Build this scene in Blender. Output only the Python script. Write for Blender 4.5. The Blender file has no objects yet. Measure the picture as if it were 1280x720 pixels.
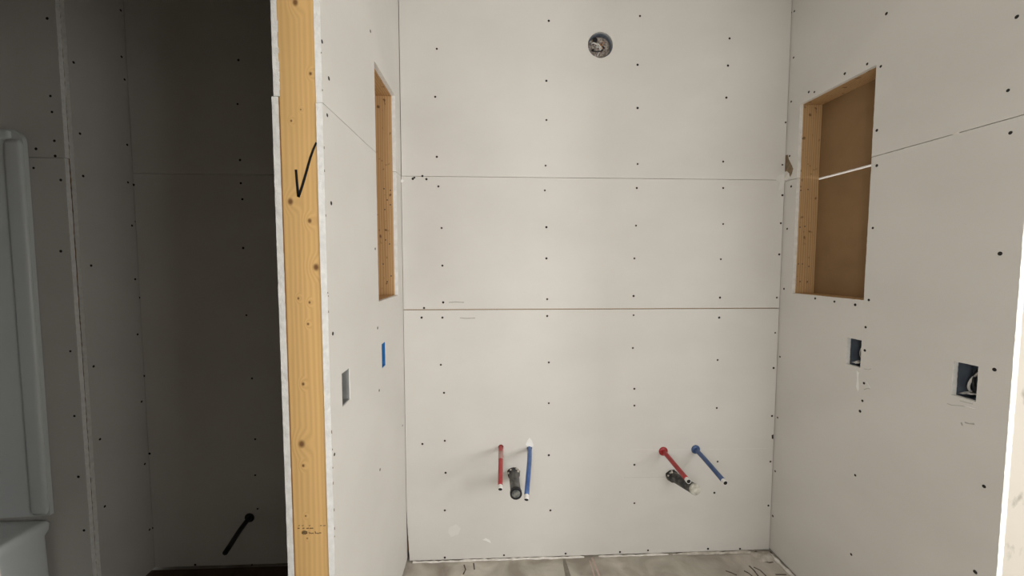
import bpy, bmesh, math, random
from mathutils import Vector, Matrix, geometry
import mathutils.noise as mnoise

random.seed(7)
S = bpy.context.scene
COL = S.collection

# ------------------------------------------------------------------ camera
FPX = 505.117
PITCH, YAW, ROLL = -0.0615, 0.0446, 0.0008
CAM = Vector((0.4211, -1.8832, 1.4390))
fw = Vector((math.sin(YAW)*math.cos(PITCH), math.cos(YAW)*math.cos(PITCH), math.sin(PITCH)))
rt0 = Vector((math.cos(YAW), -math.sin(YAW), 0))
up0 = rt0.cross(fw)
rt = math.cos(ROLL)*rt0 + math.sin(ROLL)*up0
up = -math.sin(ROLL)*rt0 + math.cos(ROLL)*up0
cd = bpy.data.cameras.new('camera')
cam = bpy.data.objects.new('camera', cd)
COL.objects.link(cam)
cd.sensor_fit = 'HORIZONTAL'
cd.sensor_width = 36.0
cd.lens = FPX*36.0/1280.0
cd.clip_start = 0.02
cam.matrix_world = Matrix(((rt.x, up.x, -fw.x, CAM.x), (rt.y, up.y, -fw.y, CAM.y), (rt.z, up.z, -fw.z, CAM.z), (0, 0, 0, 1)))
S.camera = cam

# ------------------------------------------------------------------ world, daylight, exposure
w = bpy.data.worlds.new('sky'); S.world = w
w.use_nodes = True
bg = w.node_tree.nodes['Background']
bg.inputs[0].default_value = (0.80, 0.88, 1.0, 1)
bg.inputs[1].default_value = 1.0
def daylight(name, loc, rot, sx, sy, power, col):
    l = bpy.data.lights.new(name, 'AREA'); l.shape = 'RECTANGLE'; l.size = sx; l.size_y = sy
    l.energy = power; l.color = col
    o = bpy.data.objects.new(name, l); COL.objects.link(o); o.location = loc; o.rotation_euler = rot
    return o
# area lamps as daylight at unseen windows guessed behind and right of the camera
daylight('daylight_rear', (2.12, -2.57, 1.25), (math.radians(90), 0, 0), 0.90, 1.30, 17.5, (1.0, 0.993, 0.98))
daylight('fill_small', (0.215, -2.57, 1.32), (math.radians(90), 0, 0), 0.32, 0.70, 13, (1.0, 0.993, 0.98))  # added frontal fill lamp; its window is made up for it
daylight('daylight_side', (3.37, -2.28, 1.22), (math.radians(90), 0, math.radians(90)), 0.46, 1.16, 42, (1.0, 0.993, 0.98))
S.view_settings.view_transform = 'Standard'
S.view_settings.look = 'None'
S.view_settings.gamma = 1.0
S.view_settings.use_curve_mapping = False
S.view_settings.exposure = 0.0

# ------------------------------------------------------------------ pixel -> point on a known plane
def hit(u, v, ax, val):
    d = fw + (u-640)/FPX*rt - (v-360)/FPX*up
    t = (val-CAM[ax])/d[ax]
    return CAM + t*d

# ------------------------------------------------------------------ materials
def lin(c):
    return tuple(((x/255)/12.92 if x/255 <= 0.04045 else ((x/255+0.055)/1.055)**2.4) for x in c)
def newmat(name):
    m = bpy.data.materials.new(name); m.use_nodes = True
    nt = m.node_tree; b = nt.nodes['Principled BSDF']
    return m, nt, b
def N(nt, t, **kw):
    n = nt.nodes.new(t)
    for k, v in kw.items(): setattr(n, k, v)
    return n
def mottled(name, c1, c2, scale=6.0, rough=0.85, stretch=(1, 1, 1), bump=0.0, bscale=200, detail=4, metal=0.0, ramp=(0.35, 0.65), spec=0.3):
    m, nt, b = newmat(name)
    tc = N(nt, 'ShaderNodeTexCoord'); mp = N(nt, 'ShaderNodeMapping')
    mp.inputs['Scale'].default_value = stretch
    nt.links.new(tc.outputs['Object'], mp.inputs[0])
    nz = N(nt, 'ShaderNodeTexNoise'); nz.inputs['Scale'].default_value = scale; nz.inputs['Detail'].default_value = detail
    nt.links.new(mp.outputs[0], nz.inputs['Vector'])
    cr = N(nt, 'ShaderNodeValToRGB')
    cr.color_ramp.elements[0].position = ramp[0]; cr.color_ramp.elements[0].color = (*c1, 1)
    cr.color_ramp.elements[1].position = ramp[1]; cr.color_ramp.elements[1].color = (*c2, 1)
    nt.links.new(nz.outputs[0], cr.inputs[0]); nt.links.new(cr.outputs[0], b.inputs['Base Color'])
    b.inputs['Roughness'].default_value = rough; b.inputs['Metallic'].default_value = metal
    b.inputs['Specular IOR Level'].default_value = spec
    if bump:
        n2 = N(nt, 'ShaderNodeTexNoise'); n2.inputs['Scale'].default_value = bscale
        nt.links.new(mp.outputs[0], n2.inputs['Vector'])
        bp = N(nt, 'ShaderNodeBump'); bp.inputs['Strength'].default_value = bump; bp.inputs['Distance'].default_value = 0.002
        nt.links.new(n2.outputs[0], bp.inputs['Height']); nt.links.new(bp.outputs[0], b.inputs['Normal'])
    return m
def wood(name, light, dark, knots=(), knotcol=(0.10, 0.045, 0.015), spots=0.0, ax='X', grain=1.0):
    m, nt, b = newmat(name)
    L = nt.links.new
    tc = N(nt, 'ShaderNodeTexCoord')
    mp = N(nt, 'ShaderNodeMapping'); mp.inputs['Scale'].default_value = (1, 1, 0.07)
    L(tc.outputs['Object'], mp.inputs[0])
    src = mp.outputs[0]
    # knots bend the grain around them
    halo = None; core = None
    for (kx, kz, r) in knots:
        sub = N(nt, 'ShaderNodeVectorMath', operation='SUBTRACT'); sub.inputs[1].default_value = (kx, 0, kz)
        L(tc.outputs['Object'], sub.inputs[0])
        mul = N(nt, 'ShaderNodeVectorMath', operation='MULTIPLY'); mul.inputs[1].default_value = (1, 0, 0.8)
        L(sub.outputs[0], mul.inputs[0])
        ln = N(nt, 'ShaderNodeVectorMath', operation='LENGTH'); L(mul.outputs[0], ln.inputs[0])
        def rng(a, bb):
            mr = N(nt, 'ShaderNodeMapRange', interpolation_type='SMOOTHSTEP')
            mr.inputs['From Min'].default_value = a; mr.inputs['From Max'].default_value = bb
            mr.inputs['To Min'].default_value = 1; mr.inputs['To Max'].default_value = 0
            L(ln.outputs['Value'], mr.inputs['Value']); return mr.outputs[0]
        h, c = rng(0, r*4.5), rng(r*0.3, r*1.3)
        if halo is None: halo, core = h, c
        else:
            a1 = N(nt, 'ShaderNodeMath', operation='ADD'); L(halo, a1.inputs[0]); L(h, a1.inputs[1]); halo = a1.outputs[0]
            a2 = N(nt, 'ShaderNodeMath', operation='MAXIMUM'); L(core, a2.inputs[0]); L(c, a2.inputs[1]); core = a2.outputs[0]
    if halo is not None:
        mm = N(nt, 'ShaderNodeMath', operation='MULTIPLY'); mm.inputs[1].default_value = 0.022; L(halo, mm.inputs[0])
        cx = N(nt, 'ShaderNodeCombineXYZ'); L(mm.outputs[0], cx.inputs[0])
        av = N(nt, 'ShaderNodeVectorMath', operation='ADD'); L(src, av.inputs[0]); L(cx.outputs[0], av.inputs[1]); src = av.outputs[0]
    wv = N(nt, 'ShaderNodeTexWave', wave_type='BANDS', bands_direction=ax)
    wv.inputs['Scale'].default_value = 30*grain; wv.inputs['Distortion'].default_value = 5; wv.inputs['Detail'].default_value = 3
    wv.inputs['Detail Scale'].default_value = 1.2
    L(src, wv.inputs['Vector'])
    nz = N(nt, 'ShaderNodeTexNoise'); nz.inputs['Scale'].default_value = 9; nz.inputs['Detail'].default_value = 5
    L(src, nz.inputs['Vector'])
    mx0 = N(nt, 'ShaderNodeMath', operation='MULTIPLY'); L(wv.outputs[0], mx0.inputs[0]); L(nz.outputs[0], mx0.inputs[1])
    cr = N(nt, 'ShaderNodeValToRGB')
    cr.color_ramp.elements[0].position = 0.0; cr.color_ramp.elements[0].color = (*light, 1)
    cr.color_ramp.elements[1].position = 0.75; cr.color_ramp.elements[1].color = (*dark, 1)
    L(mx0.outputs[0], cr.inputs[0])
    out = cr.outputs[0]
    def mixin(fac, col, out):
        mx = N(nt, 'ShaderNodeMix', data_type='RGBA'); L(fac, mx.inputs['Factor']); L(out, mx.inputs[6]); mx.inputs[7].default_value = (*col, 1)
        return mx.outputs[2]
    if core is not None:
        out = mixin(core, knotcol, out)
    if spots:
        vz = N(nt, 'ShaderNodeTexNoise'); vz.inputs['Scale'].default_value = 42; vz.inputs['Detail'].default_value = 1
        L(tc.outputs['Object'], vz.inputs['Vector'])
        mr = N(nt, 'ShaderNodeMapRange'); mr.inputs['From Min'].default_value = 0.66; mr.inputs['From Max'].default_value = 0.74
        mr.inputs['To Max'].default_value = spots
        L(vz.outputs[0], mr.inputs['Value'])
        out = mixin(mr.outputs[0], (0.13, 0.07, 0.035), out)
    L(out, b.inputs['Base Color']); b.inputs['Roughness'].default_value = 0.75; b.inputs['Specular IOR Level'].default_value = 0.25
    return m

M = {}
M['paper'] = mottled('drywall_paper', (0.652, 0.628, 0.588), (0.692, 0.668, 0.628), 2.2, 0.9, (1, 1, 1.6), 0.15, 260)
M['gyp'] = mottled('gypsum_core', (0.80, 0.785, 0.75), (0.90, 0.885, 0.85), 60, 0.95, (1, 1, 1), 0.5, 300)
M['kraft'] = mottled('kraft_paper', (0.235, 0.140, 0.066), (0.275, 0.167, 0.080), 5, 0.9)
M['steel_black'] = mottled('screw_phosphate', (0.010, 0.009, 0.008), (0.022, 0.02, 0.018), 300, 0.7)
M['rough_wood'] = wood('framing_lumber', (0.60, 0.40, 0.20), (0.42, 0.24, 0.10))
M['niche_wood'] = wood('niche_lumber', (0.60, 0.40, 0.205), (0.42, 0.245, 0.11), spots=0.75)
M['niche_wood_b'] = wood('niche_lumber_spotted', (0.62, 0.40, 0.20), (0.45, 0.26, 0.115), spots=0.85)
M['glare_wood'] = mottled('glare_pale_lumber', (0.18, 0.16, 0.135), (0.50, 0.46, 0.40), 14, 0.85, (1, 1, 0.6), 0, 1, 8, 0, (0.27, 0.40))  # pale tone paints overexposure into the wood; the grey smudges are dirt
M['ink'] = mottled('black_marker_ink', (0.006, 0.006, 0.007), (0.012, 0.011, 0.011), 50, 0.45)
M['emblem'] = mottled('worn_emblem_ink', (0.05, 0.03, 0.012), (0.30, 0.18, 0.08), 400, 0.8)
M['stamp'] = mottled('faded_stamp_ink', (0.13, 0.075, 0.03), (0.22, 0.13, 0.06), 300, 0.8)
M['red'] = mottled('red_pex', (0.36, 0.035, 0.04), (0.46, 0.06, 0.06), 25, 0.35, spec=0.5)
M['red_dark'] = mottled('deep_red_pex', (0.30, 0.018, 0.020), (0.42, 0.03, 0.03), 25, 0.35, spec=0.5)
M['redfade'] = mottled('scuffed_pex_print', (0.36, 0.30, 0.27), (0.50, 0.22, 0.20), 60, 0.5)
M['blue'] = mottled('blue_pex', (0.045, 0.105, 0.30), (0.09, 0.17, 0.38), 25, 0.35, spec=0.5)
M['blue_dark'] = mottled('deep_blue_pex', (0.035, 0.075, 0.19), (0.06, 0.11, 0.25), 25, 0.35, spec=0.5)
M['pexwhite'] = mottled('white_pex_end', (0.70, 0.68, 0.65), (0.82, 0.80, 0.77), 40, 0.4)
M['void'] = mottled('dark_bore', (0.008, 0.008, 0.008), (0.015, 0.014, 0.014), 40, 0.7)  # near black standing in for the shade inside holes
M['abs'] = mottled('black_abs', (0.015, 0.015, 0.014), (0.16, 0.15, 0.135), 38, 0.5, ramp=(0.42, 0.75), spec=0.5)
M['abs_dusty'] = mottled('dusty_abs', (0.035, 0.034, 0.032), (0.20, 0.195, 0.18), 45, 0.55, (1, 0.4, 1), ramp=(0.3, 0.75), spec=0.5)
M['abs_plain'] = mottled('black_plastic', (0.012, 0.012, 0.014), (0.02, 0.02, 0.024), 20, 0.5)
M['cap_dark'] = mottled('clouded_test_cap', (0.06, 0.065, 0.06), (0.28, 0.28, 0.26), 60, 0.3, spec=0.6)
M['cap_light'] = mottled('whitish_test_cap', (0.38, 0.37, 0.31), (0.66, 0.64, 0.57), 60, 0.4)
M['boxgrey'] = mottled('blue_grey_box_plastic', (0.085, 0.10, 0.125), (0.13, 0.15, 0.18), 20, 0.5)
M['boxblue'] = mottled('blue_box_plastic', (0.03, 0.16, 0.42), (0.05, 0.23, 0.55), 20, 0.45)
M['boxlight'] = mottled('grey_box_plastic', (0.24, 0.24, 0.235), (0.32, 0.32, 0.31), 20, 0.5)
M['wire_white'] = mottled('white_cable_jacket', (0.55, 0.53, 0.50), (0.68, 0.66, 0.62), 40, 0.5)
M['wire_black'] = mottled('black_wire', (0.012, 0.012, 0.012), (0.03, 0.03, 0.03), 40, 0.45)
M['copper'] = mottled('bare_copper', (0.42, 0.22, 0.11), (0.55, 0.30, 0.16), 40, 0.4, metal=0.6)
M['dust'] = mottled('dusty_fill', (0.17, 0.14, 0.115), (0.45, 0.40, 0.36), 90, 0.95, (1, 1, 1), 0.6, 150)
M['fiberglass'] = mottled('white_fiberglass', (0.70, 0.735, 0.725), (0.74, 0.775, 0.765), 3, 0.35, spec=0.5)
M['mud'] = mottled('joint_compound', (0.66, 0.62, 0.56), (0.80, 0.77, 0.72), 40, 0.95, (1, 1, 1), 0.4, 200)
M['mud_dirty'] = mottled('dirty_joint_compound', (0.40, 0.36, 0.30), (0.62, 0.58, 0.52), 30, 0.95, (1, 1, 1), 0.4, 200)
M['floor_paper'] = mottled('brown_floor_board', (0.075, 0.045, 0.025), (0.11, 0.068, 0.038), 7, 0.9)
M['torn'] = mottled('torn_brown_paper', (0.20, 0.145, 0.09), (0.27, 0.20, 0.13), 60, 0.95)
M['spackle'] = mottled('thin_white_smear', (0.80, 0.79, 0.76), (0.86, 0.85, 0.82), 30, 0.9)
M['smear'] = mottled('faint_pale_smear', (0.71, 0.69, 0.655), (0.735, 0.715, 0.68), 30, 0.9)
M['pencil'] = mottled('pencil_grey', (0.36, 0.34, 0.31), (0.44, 0.42, 0.39), 80, 0.9)
M['faint'] = mottled('faint_grey_line', (0.55, 0.53, 0.495), (0.59, 0.57, 0.53), 30, 0.9)
M['scuff'] = mottled('dark_scuff', (0.07, 0.055, 0.045), (0.16, 0.13, 0.105), 60, 0.9)
M['chalk'] = mottled('pink_chalk', (0.47, 0.36, 0.31), (0.56, 0.45, 0.39), 60, 0.95)
M['stain'] = mottled('floor_stain', (0.20, 0.18, 0.145), (0.26, 0.235, 0.19), 60, 0.95)
M['ceiling'] = mottled('ceiling_board', (0.56, 0.54, 0.50), (0.60, 0.58, 0.54), 3, 0.95)
M['frame_white'] = mottled('white_vinyl', (0.75, 0.75, 0.74), (0.8, 0.8, 0.79), 8, 0.4)
gm, gnt, gb = newmat('window_glass'); gb.inputs['Transmission Weight'].default_value = 1.0; gb.inputs['Roughness'].default_value = 0.0; gb.inputs['IOR'].default_value = 1.45
M['glass'] = gm
def concrete():
    m, nt, b = newmat('dusty_concrete'); L = nt.links.new
    tc = N(nt, 'ShaderNodeTexCoord')
    a = N(nt, 'ShaderNodeTexNoise'); a.inputs['Scale'].default_value = 6; a.inputs['Detail'].default_value = 8; a.inputs['Distortion'].default_value = 0.8
    L(tc.outputs['Object'], a.inputs['Vector'])
    cr = N(nt, 'ShaderNodeValToRGB'); e = cr.color_ramp.elements
    e[0].position = 0.32; e[0].color = (0.30, 0.26, 0.215, 1); e[1].position = 0.70; e[1].color = (0.64, 0.59, 0.52, 1)
    k = e.new(0.5); k.color = (0.46, 0.42, 0.36, 1)
    L(a.outputs[0], cr.inputs[0])
    g = N(nt, 'ShaderNodeTexNoise'); g.inputs['Scale'].default_value = 3.1; g.inputs['Detail'].default_value = 3
    L(tc.outputs['Object'], g.inputs['Vector'])
    mr = N(nt, 'ShaderNodeMapRange'); mr.inputs['From Min'].default_value = 0.45; mr.inputs['From Max'].default_value = 0.65; mr.inputs['To Max'].default_value = 0.5
    L(g.outputs[0], mr.inputs['Value'])
    mx = N(nt, 'ShaderNodeMix', data_type='RGBA'); L(mr.outputs[0], mx.inputs['Factor']); L(cr.outputs[0], mx.inputs[6]); mx.inputs[7].default_value = (0.42, 0.41, 0.34, 1)
    L(mx.outputs[2], b.inputs['Base Color']); b.inputs['Roughness'].default_value = 0.9
    f = N(nt, 'ShaderNodeTexNoise'); f.inputs['Scale'].default_value = 60; f.inputs['Detail'].default_value = 6
    L(tc.outputs['Object'], f.inputs['Vector'])
    bp = N(nt, 'ShaderNodeBump'); bp.inputs['Strength'].default_value = 0.5; bp.inputs['Distance'].default_value = 0.004
    L(f.outputs[0], bp.inputs['Height']); L(bp.outputs[0], b.inputs['Normal'])
    return m
M['concrete'] = concrete()

# ------------------------------------------------------------------ object helpers
def wloc(o):
    v = Vector(o.location); p = o.parent
    while p: v += p.location; p = p.parent
    return v
def tag(o, label=None, cat=None, group=None, kind=None):
    for k, v in (('label', label), ('category', cat), ('group', group), ('kind', kind)):
        if v: o[k] = v
    return o
def empty(name, loc, label, cat, group=None, kind=None):
    o = bpy.data.objects.new(name, None); COL.objects.link(o); o.location = loc
    o.empty_display_size = 0.05
    return tag(o, label, cat, group, kind)
def finish(name, bm, mats, parent=None, smooth=False, label=None, center=True):
    """link a bmesh given in world coordinates as one object with its origin at its middle"""
    bmesh.ops.recalc_face_normals(bm, faces=bm.faces[:])
    lo = Vector([min(v.co[i] for v in bm.verts) for i in range(3)]); hi = Vector([max(v.co[i] for v in bm.verts) for i in range(3)])
    c = (lo+hi)/2
    bmesh.ops.translate(bm, verts=bm.verts[:], vec=-c)
    me = bpy.data.meshes.new(name); bm.to_mesh(me); bm.free()
    for m in (mats if isinstance(mats, (list, tuple)) else [mats]): me.materials.append(M[m])
    if smooth:
        for p in me.polygons: p.use_smooth = True
    o = bpy.data.objects.new(name, me); COL.objects.link(o)
    if parent: o.parent = parent; o.location = c - wloc(parent)
    else: o.location = c
    if label: o['label'] = label
    return o
def addbox(bm, lo, hi, bev=0.0):
    r = bmesh.ops.create_cube(bm, size=1.0)
    vs = r['verts']
    for v in vs:
        v.co = Vector([(lo[i]+hi[i])/2 + v.co[i]*(hi[i]-lo[i]) for i in range(3)])
    if bev:
        es = list({e for v in vs for e in v.link_edges})
        bmesh.ops.bevel(bm, geom=es, offset=bev, segments=2, affect='EDGES', profile=0.5)
def box(name, lo, hi, mat, parent=None, bev=0.0, **kw):
    bm = bmesh.new(); addbox(bm, lo, hi, bev); return finish(name, bm, mat, parent, **kw)
def frames(path):
    T = []
    for i in range(len(path)):
        a = path[max(i-1, 0)]; b = path[min(i+1, len(path)-1)]
        T.append((b-a).normalized())
    ref = Vector((0, 0, 1)) if abs(T[0].z) < 0.8 else Vector((1, 0, 0))
    n = (ref - T[0]*ref.dot(T[0])).normalized()
    F = []
    for t in T:
        n = (n - t*n.dot(t)).normalized(); F.append((t, n, t.cross(n)))
    return F
def addtube(bm, path, rad, seg=14, caps=(True, True), sx=1.0, sy=1.0, tail=0):
    # the last `tail` points run back inside the tube and keep the last frame
    path = [Vector(p) for p in path]
    if not isinstance(rad, (list, tuple)): rad = [rad]*len(path)
    F = frames(path[:len(path)-tail]); F += [F[-1]]*tail; rings = []
    for p, (t, n, b), r in zip(path, F, rad):
        rings.append([bm.verts.new(p + n*(r*sx*math.cos(a)) + b*(r*sy*math.sin(a))) for a in [2*math.pi*k/seg for k in range(seg)]])
    for A, B in zip(rings, rings[1:]):
        for k in range(seg):
            bm.faces.new((A[k], A[(k+1) % seg], B[(k+1) % seg], B[k]))
    if caps[0]: bm.faces.new(rings[0][::-1])
    if caps[1]: bm.faces.new(rings[-1])
    return rings
def tube(name, path, rad, mat, parent, seg=14, caps=(True, True), **kw):
    bm = bmesh.new(); addtube(bm, path, rad, seg, caps); return finish(name, bm, mat, parent, smooth=True, **kw)
def bez(a, b, c, d, n=12):
    a, b, c, d = map(Vector, (a, b, c, d)); out = []
    for i in range(n+1):
        t = i/n; s = 1-t
        out.append(a*s**3 + b*3*s*s*t + c*3*s*t*t + d*t**3)
    return out

# drywall sheets: outline + holes in (u, v), front at w = 0, back at w = t
T = 0.016
PLANES = {
    'back':  lambda u, v, t: Vector((u, t, v)),           # faces -Y
    'left':  lambda u, v, t: Vector((-t, u, v)),          # faces +X, u = Y
    'right': lambda u, v, t: Vector((1.8+t, u, v)),       # faces -X, u = Y
}
def rag_loop(loop, ragged, step, jit):
    out = []
    n = len(loop)
    for i in range(n):
        a = Vector(loop[i]); b = Vector(loop[(i+1) % n])
        k = max(1, int((b-a).length/step)) if (ragged is True or i in ragged) else 1
        for j in range(k):
            out.append((a.lerp(b, j/k), (k > 1 and j > 0)))
    return out
def panel(name, parent, pm, outer, holes=(), ragged=(), step=0.012, jit=0.0009, t=T, mats=('paper', 'gyp', 'kraft'), label=None):
    bm = bmesh.new()
    loops = [rag_loop(outer, ragged, step, jit)] + [rag_loop(h, True, 0.009, jit) for h in holes]
    F = []; Bk = []; polyF = []
    for lp in loops:
        rf, rm, rb = [], [], []
        for p, r in lp:
            def J(s): return Vector((random.uniform(-s, s), random.uniform(-s, s))) if r else Vector((0, 0))
            q = p + J(jit); rf.append((q, bm.verts.new(pm(q.x, q.y, 0))))
            q2 = p + J(jit*0.4); rm.append(bm.verts.new(pm(q2.x, q2.y, t*0.5)))
            q3 = p + J(jit); rb.append((q3, bm.verts.new(pm(q3.x, q3.y, t))))
        k = len(lp)
        for i in range(k):
            j = (i+1) % k
            for (A, B, C, D) in ((rf[i][1], rf[j][1], rm[j], rm[i]), (rm[i], rm[j], rb[j][1], rb[i][1])):
                f = bm.faces.new((A, B, C, D)); f.material_index = 1
        F.append(rf); Bk.append(rb)
    for L_, mi in ((F, 0), (Bk, 2)):
        tris = geometry.tessellate_polygon([[Vector((q.x, q.y, 0)) for q, _ in lp] for lp in L_])
        flat = [v for lp in L_ for _, v in lp]
        for tri in tris:
            try:
                f = bm.faces.new([flat[i] for i in tri]); f.material_index = mi
            except ValueError: pass
    o = finish(name, bm, mats, parent)
    if label: o['label'] = label
    return o

def rect(u0, u1, v0, v1): return [(u0, v0), (u1, v0), (u1, v1), (u0, v1)]
def ngon(cu, cv, r, n=20, jit=0.0): return [(cu+(r+random.uniform(-jit, jit))*math.cos(2*math.pi*k/n), cv+(r+random.uniform(-jit, jit))*math.sin(2*math.pi*k/n)) for k in range(n)]

# screw head: shallow countersunk disc with a cross recess
def screw_mesh():
    bm = bmesh.new(); n = 10
    prof = [(0.0050, 0.0), (0.0046, -0.0006), (0.0018, -0.0005), (0.0, -0.0002)]
    rings = []
    for r, h in prof[:-1]:
        rings.append([bm.verts.new((r*math.cos(2*math.pi*k/n), h, r*math.sin(2*math.pi*k/n))) for k in range(n)])
    c = bm.verts.new((0, prof[-1][1], 0))
    for A, B in zip(rings, rings[1:]):
        for k in range(n): bm.faces.new((A[k], A[(k+1) % n], B[(k+1) % n], B[k]))
    for k in range(n): bm.faces.new((rings[-1][k], rings[-1][(k+1) % n], c))
    bmesh.ops.recalc_face_normals(bm, faces=bm.faces[:])
    me = bpy.data.meshes.new('screw'); bm.to_mesh(me); bm.free(); me.materials.append(M['steel_black'])
    return me
SCREW = screw_mesh()
def screws(pix, ax, val, rotz, panels, off):
    """each screw sits in the sheet that carries its point; panels = [(object, test(point))]"""
    for (u, v) in pix:
        p = hit(u, v, ax, val)
        for o, test in panels:
            if test(p):
                s = bpy.data.objects.new('screw', SCREW); COL.objects.link(s)
                s.parent = o; s.location = p + off - wloc(o); s.rotation_euler = (0, random.uniform(0, 1), 0) if rotz == 0 else (0, 0, rotz)
                k = random.uniform(0.85, 1.15); s.scale = (k, 1, k)
                break
def patch(name, parent, ax, val, out, pix, mat, lift=0.0006):
    """thin flake or smear lying on a surface; pix outlines it"""
    pts = [hit(u, v, ax, val) for u, v in pix]
    bm = bmesh.new(); o = Vector(out)
    top = [bm.verts.new(p + o*lift) for p in pts]; bot = [bm.verts.new(p) for p in pts]
    n = len(pts)
    for i in range(n): bm.faces.new((top[i], top[(i+1) % n], bot[(i+1) % n], bot[i]))
    t2 = {0: (1, 2), 1: (0, 2), 2: (0, 1)}[ax]
    tris = geometry.tessellate_polygon([[Vector((p[t2[0]], p[t2[1]], 0)) for p in pts]])
    for tr in tris: bm.faces.new([top[i] for i in tr])
    return finish(name, bm, mat, parent)
def ribbon(name, parent, ax, val, out, pix, width, mat, lift=0.0006):
    """stroke of given width in metres along a pixel polyline on a surface"""
    pts = [hit(u, v, ax, val) for u, v in pix]; o = Vector(out)
    if not isinstance(width, (list, tuple)): width = [width]*len(pts)
    bm = bmesh.new(); rows = []
    for i, p in enumerate(pts):
        d = (pts[min(i+1, len(pts)-1)] - pts[max(i-1, 0)]).normalized(); s = d.cross(o).normalized()*width[i]/2
        rows.append([bm.verts.new(p+s), bm.verts.new(p+s+o*lift), bm.verts.new(p-s+o*lift), bm.verts.new(p-s)])
    for A, B in zip(rows, rows[1:]):
        for k in range(3): bm.faces.new((A[k], A[k+1], B[k+1], B[k]))
    bm.faces.new(rows[0]); bm.faces.new(rows[-1][::-1])
    return finish(name, bm, mat, parent)

# ------------------------------------------------------------------ key dimensions
W, Z1, Z2, HC = 1.80, 1.833, 1.2227, 2.74
YL, YR = -0.840, -0.880          # free ends of the two side walls
XT = -1.172                      # toilet compartment's left side
XW0, XW1 = -0.121, 1.921         # outer faces of the side walls
DOOR_Y, DOOR_Z = -1.535, 2.10     # far jamb and head of the opening into the dark compartment

# ------------------------------------------------------------------ floor, ceiling, outer shell
floor = box('floor', (-3.1, -3.55, -0.10), (3.55, 0.65, 0.0), 'concrete')
tag(floor, 'dusty grey concrete slab floor with stains', 'floor', kind='structure')
ceil = box('ceiling', (-3.1, -3.55, HC), (3.55, 0.65, HC+0.06), 'ceiling')
tag(ceil, 'plain drywall ceiling over the whole bathroom', 'ceiling', kind='structure')
sheet = box('dimming_board', (-1.315, -1.79, 0.0004), (-0.125, -0.004, 0.0034), 'floor_paper')  # dark board added so the floor bounces less light
tag(sheet, 'dark brown board added over the compartment floor to darken it', 'floor covering')
def shell(name, boxes, label, mat='paper'):
    bm = bmesh.new()
    for lo, hi in boxes: addbox(bm, lo, hi)
    o = finish(name, bm, mat); return tag(o, label, 'wall', kind='structure')
WR = (1.65, 2.59, 0.57, 1.93)    # rear window x0 x1 z0 z1
WH = (0.04, 0.39, 0.95, 1.69)    # small rear window, made up to hold the fill lamp
shell('wall_rear', [((0, -2.7, 0), (WH[0], -2.6, HC)), ((WH[1], -2.7, 0), (WR[0], -2.6, HC)), ((WR[1], -2.7, 0), (3.4, -2.6, HC)),
      ((WR[0], -2.7, 0), (WR[1], -2.6, WR[2])), ((WR[0], -2.7, WR[3]), (WR[1], -2.6, HC)),
      ((WH[0], -2.7, 0), (WH[1], -2.6, WH[2])), ((WH[0], -2.7, WH[3]), (WH[1], -2.6, HC))], 'bare drywall wall with two guessed windows behind the viewer')
WS = (-2.53, -2.03, 0.62, 1.82)
shell('wall_far_right', [((3.4, -2.7, 0), (3.5, WS[0], HC)), ((3.4, WS[1], 0), (3.5, 0.4, HC)),
      ((3.4, WS[0], 0), (3.5, WS[1], WS[2])), ((3.4, WS[0], WS[3]), (3.5, WS[1], HC))], 'bare drywall wall with a window beside the bright room')
shell('wall_bright_room', [((XW1, 0.30, 0), (3.4, 0.40, HC))], 'bare drywall end wall of the room beyond the right alcove wall')
shell('wall_left_rear', [((XW0, -2.7, 0), (0, DOOR_Y, HC)), ((XW0, DOOR_Y, DOOR_Z), (0, YL-0.002, HC))], 'bare drywall wall and door head before the dark compartment')
shell('wall_compartment_front', [((-2.22, -1.92, 0), (XW0, -1.80, HC))], 'unseen front wall, coloured brown to darken the dark compartment', 'kraft')  # brown picked to cut light bouncing inside the compartment
shell('wall_compartment_left', [((-2.22, -1.80, 0), (-2.12, -0.20, HC))], 'unseen wall along the far side of the tub, coloured brown to cut bounce', 'kraft')  # brown here too, so less light bounces back
def window(name, axis, r, pos, label):
    root = empty(name, (0, 0, 0), label, 'window', kind='structure')
    a0, a1, z0, z1 = r
    def bx(nm, p, q, zz0, zz1, d0, d1, mat):
        if axis == 'y': return box(nm, (p, pos+d0, zz0), (q, pos+d1, zz1), mat, root)
        return box(nm, (pos+d0, p, zz0), (pos+d1, q, zz1), mat, root)
    f = 0.045
    bx('frame_side', a0, a0+f, z0, z1, 0.0, 0.05, 'frame_white'); bx('frame_side', a1-f, a1, z0, z1, 0.0, 0.05, 'frame_white')
    bx('frame_head', a0+f, a1-f, z1-f, z1, 0.0, 0.05, 'frame_white'); bx('frame_sill', a0+f, a1-f, z0, z0+f, 0.0, 0.05, 'frame_white')
    bx('pane', a0+f, a1-f, z0+f, z1-f, 0.022, 0.028, 'glass')
window('window_1', 'y', WR, -2.67, 'large white framed window in the rear wall')
window('window_2', 'x', WS, 3.42, 'white framed window in the far right wall')
window('added_window', 'y', WH, -2.67, 'small unseen window added in the rear wall as a fill source')

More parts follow.
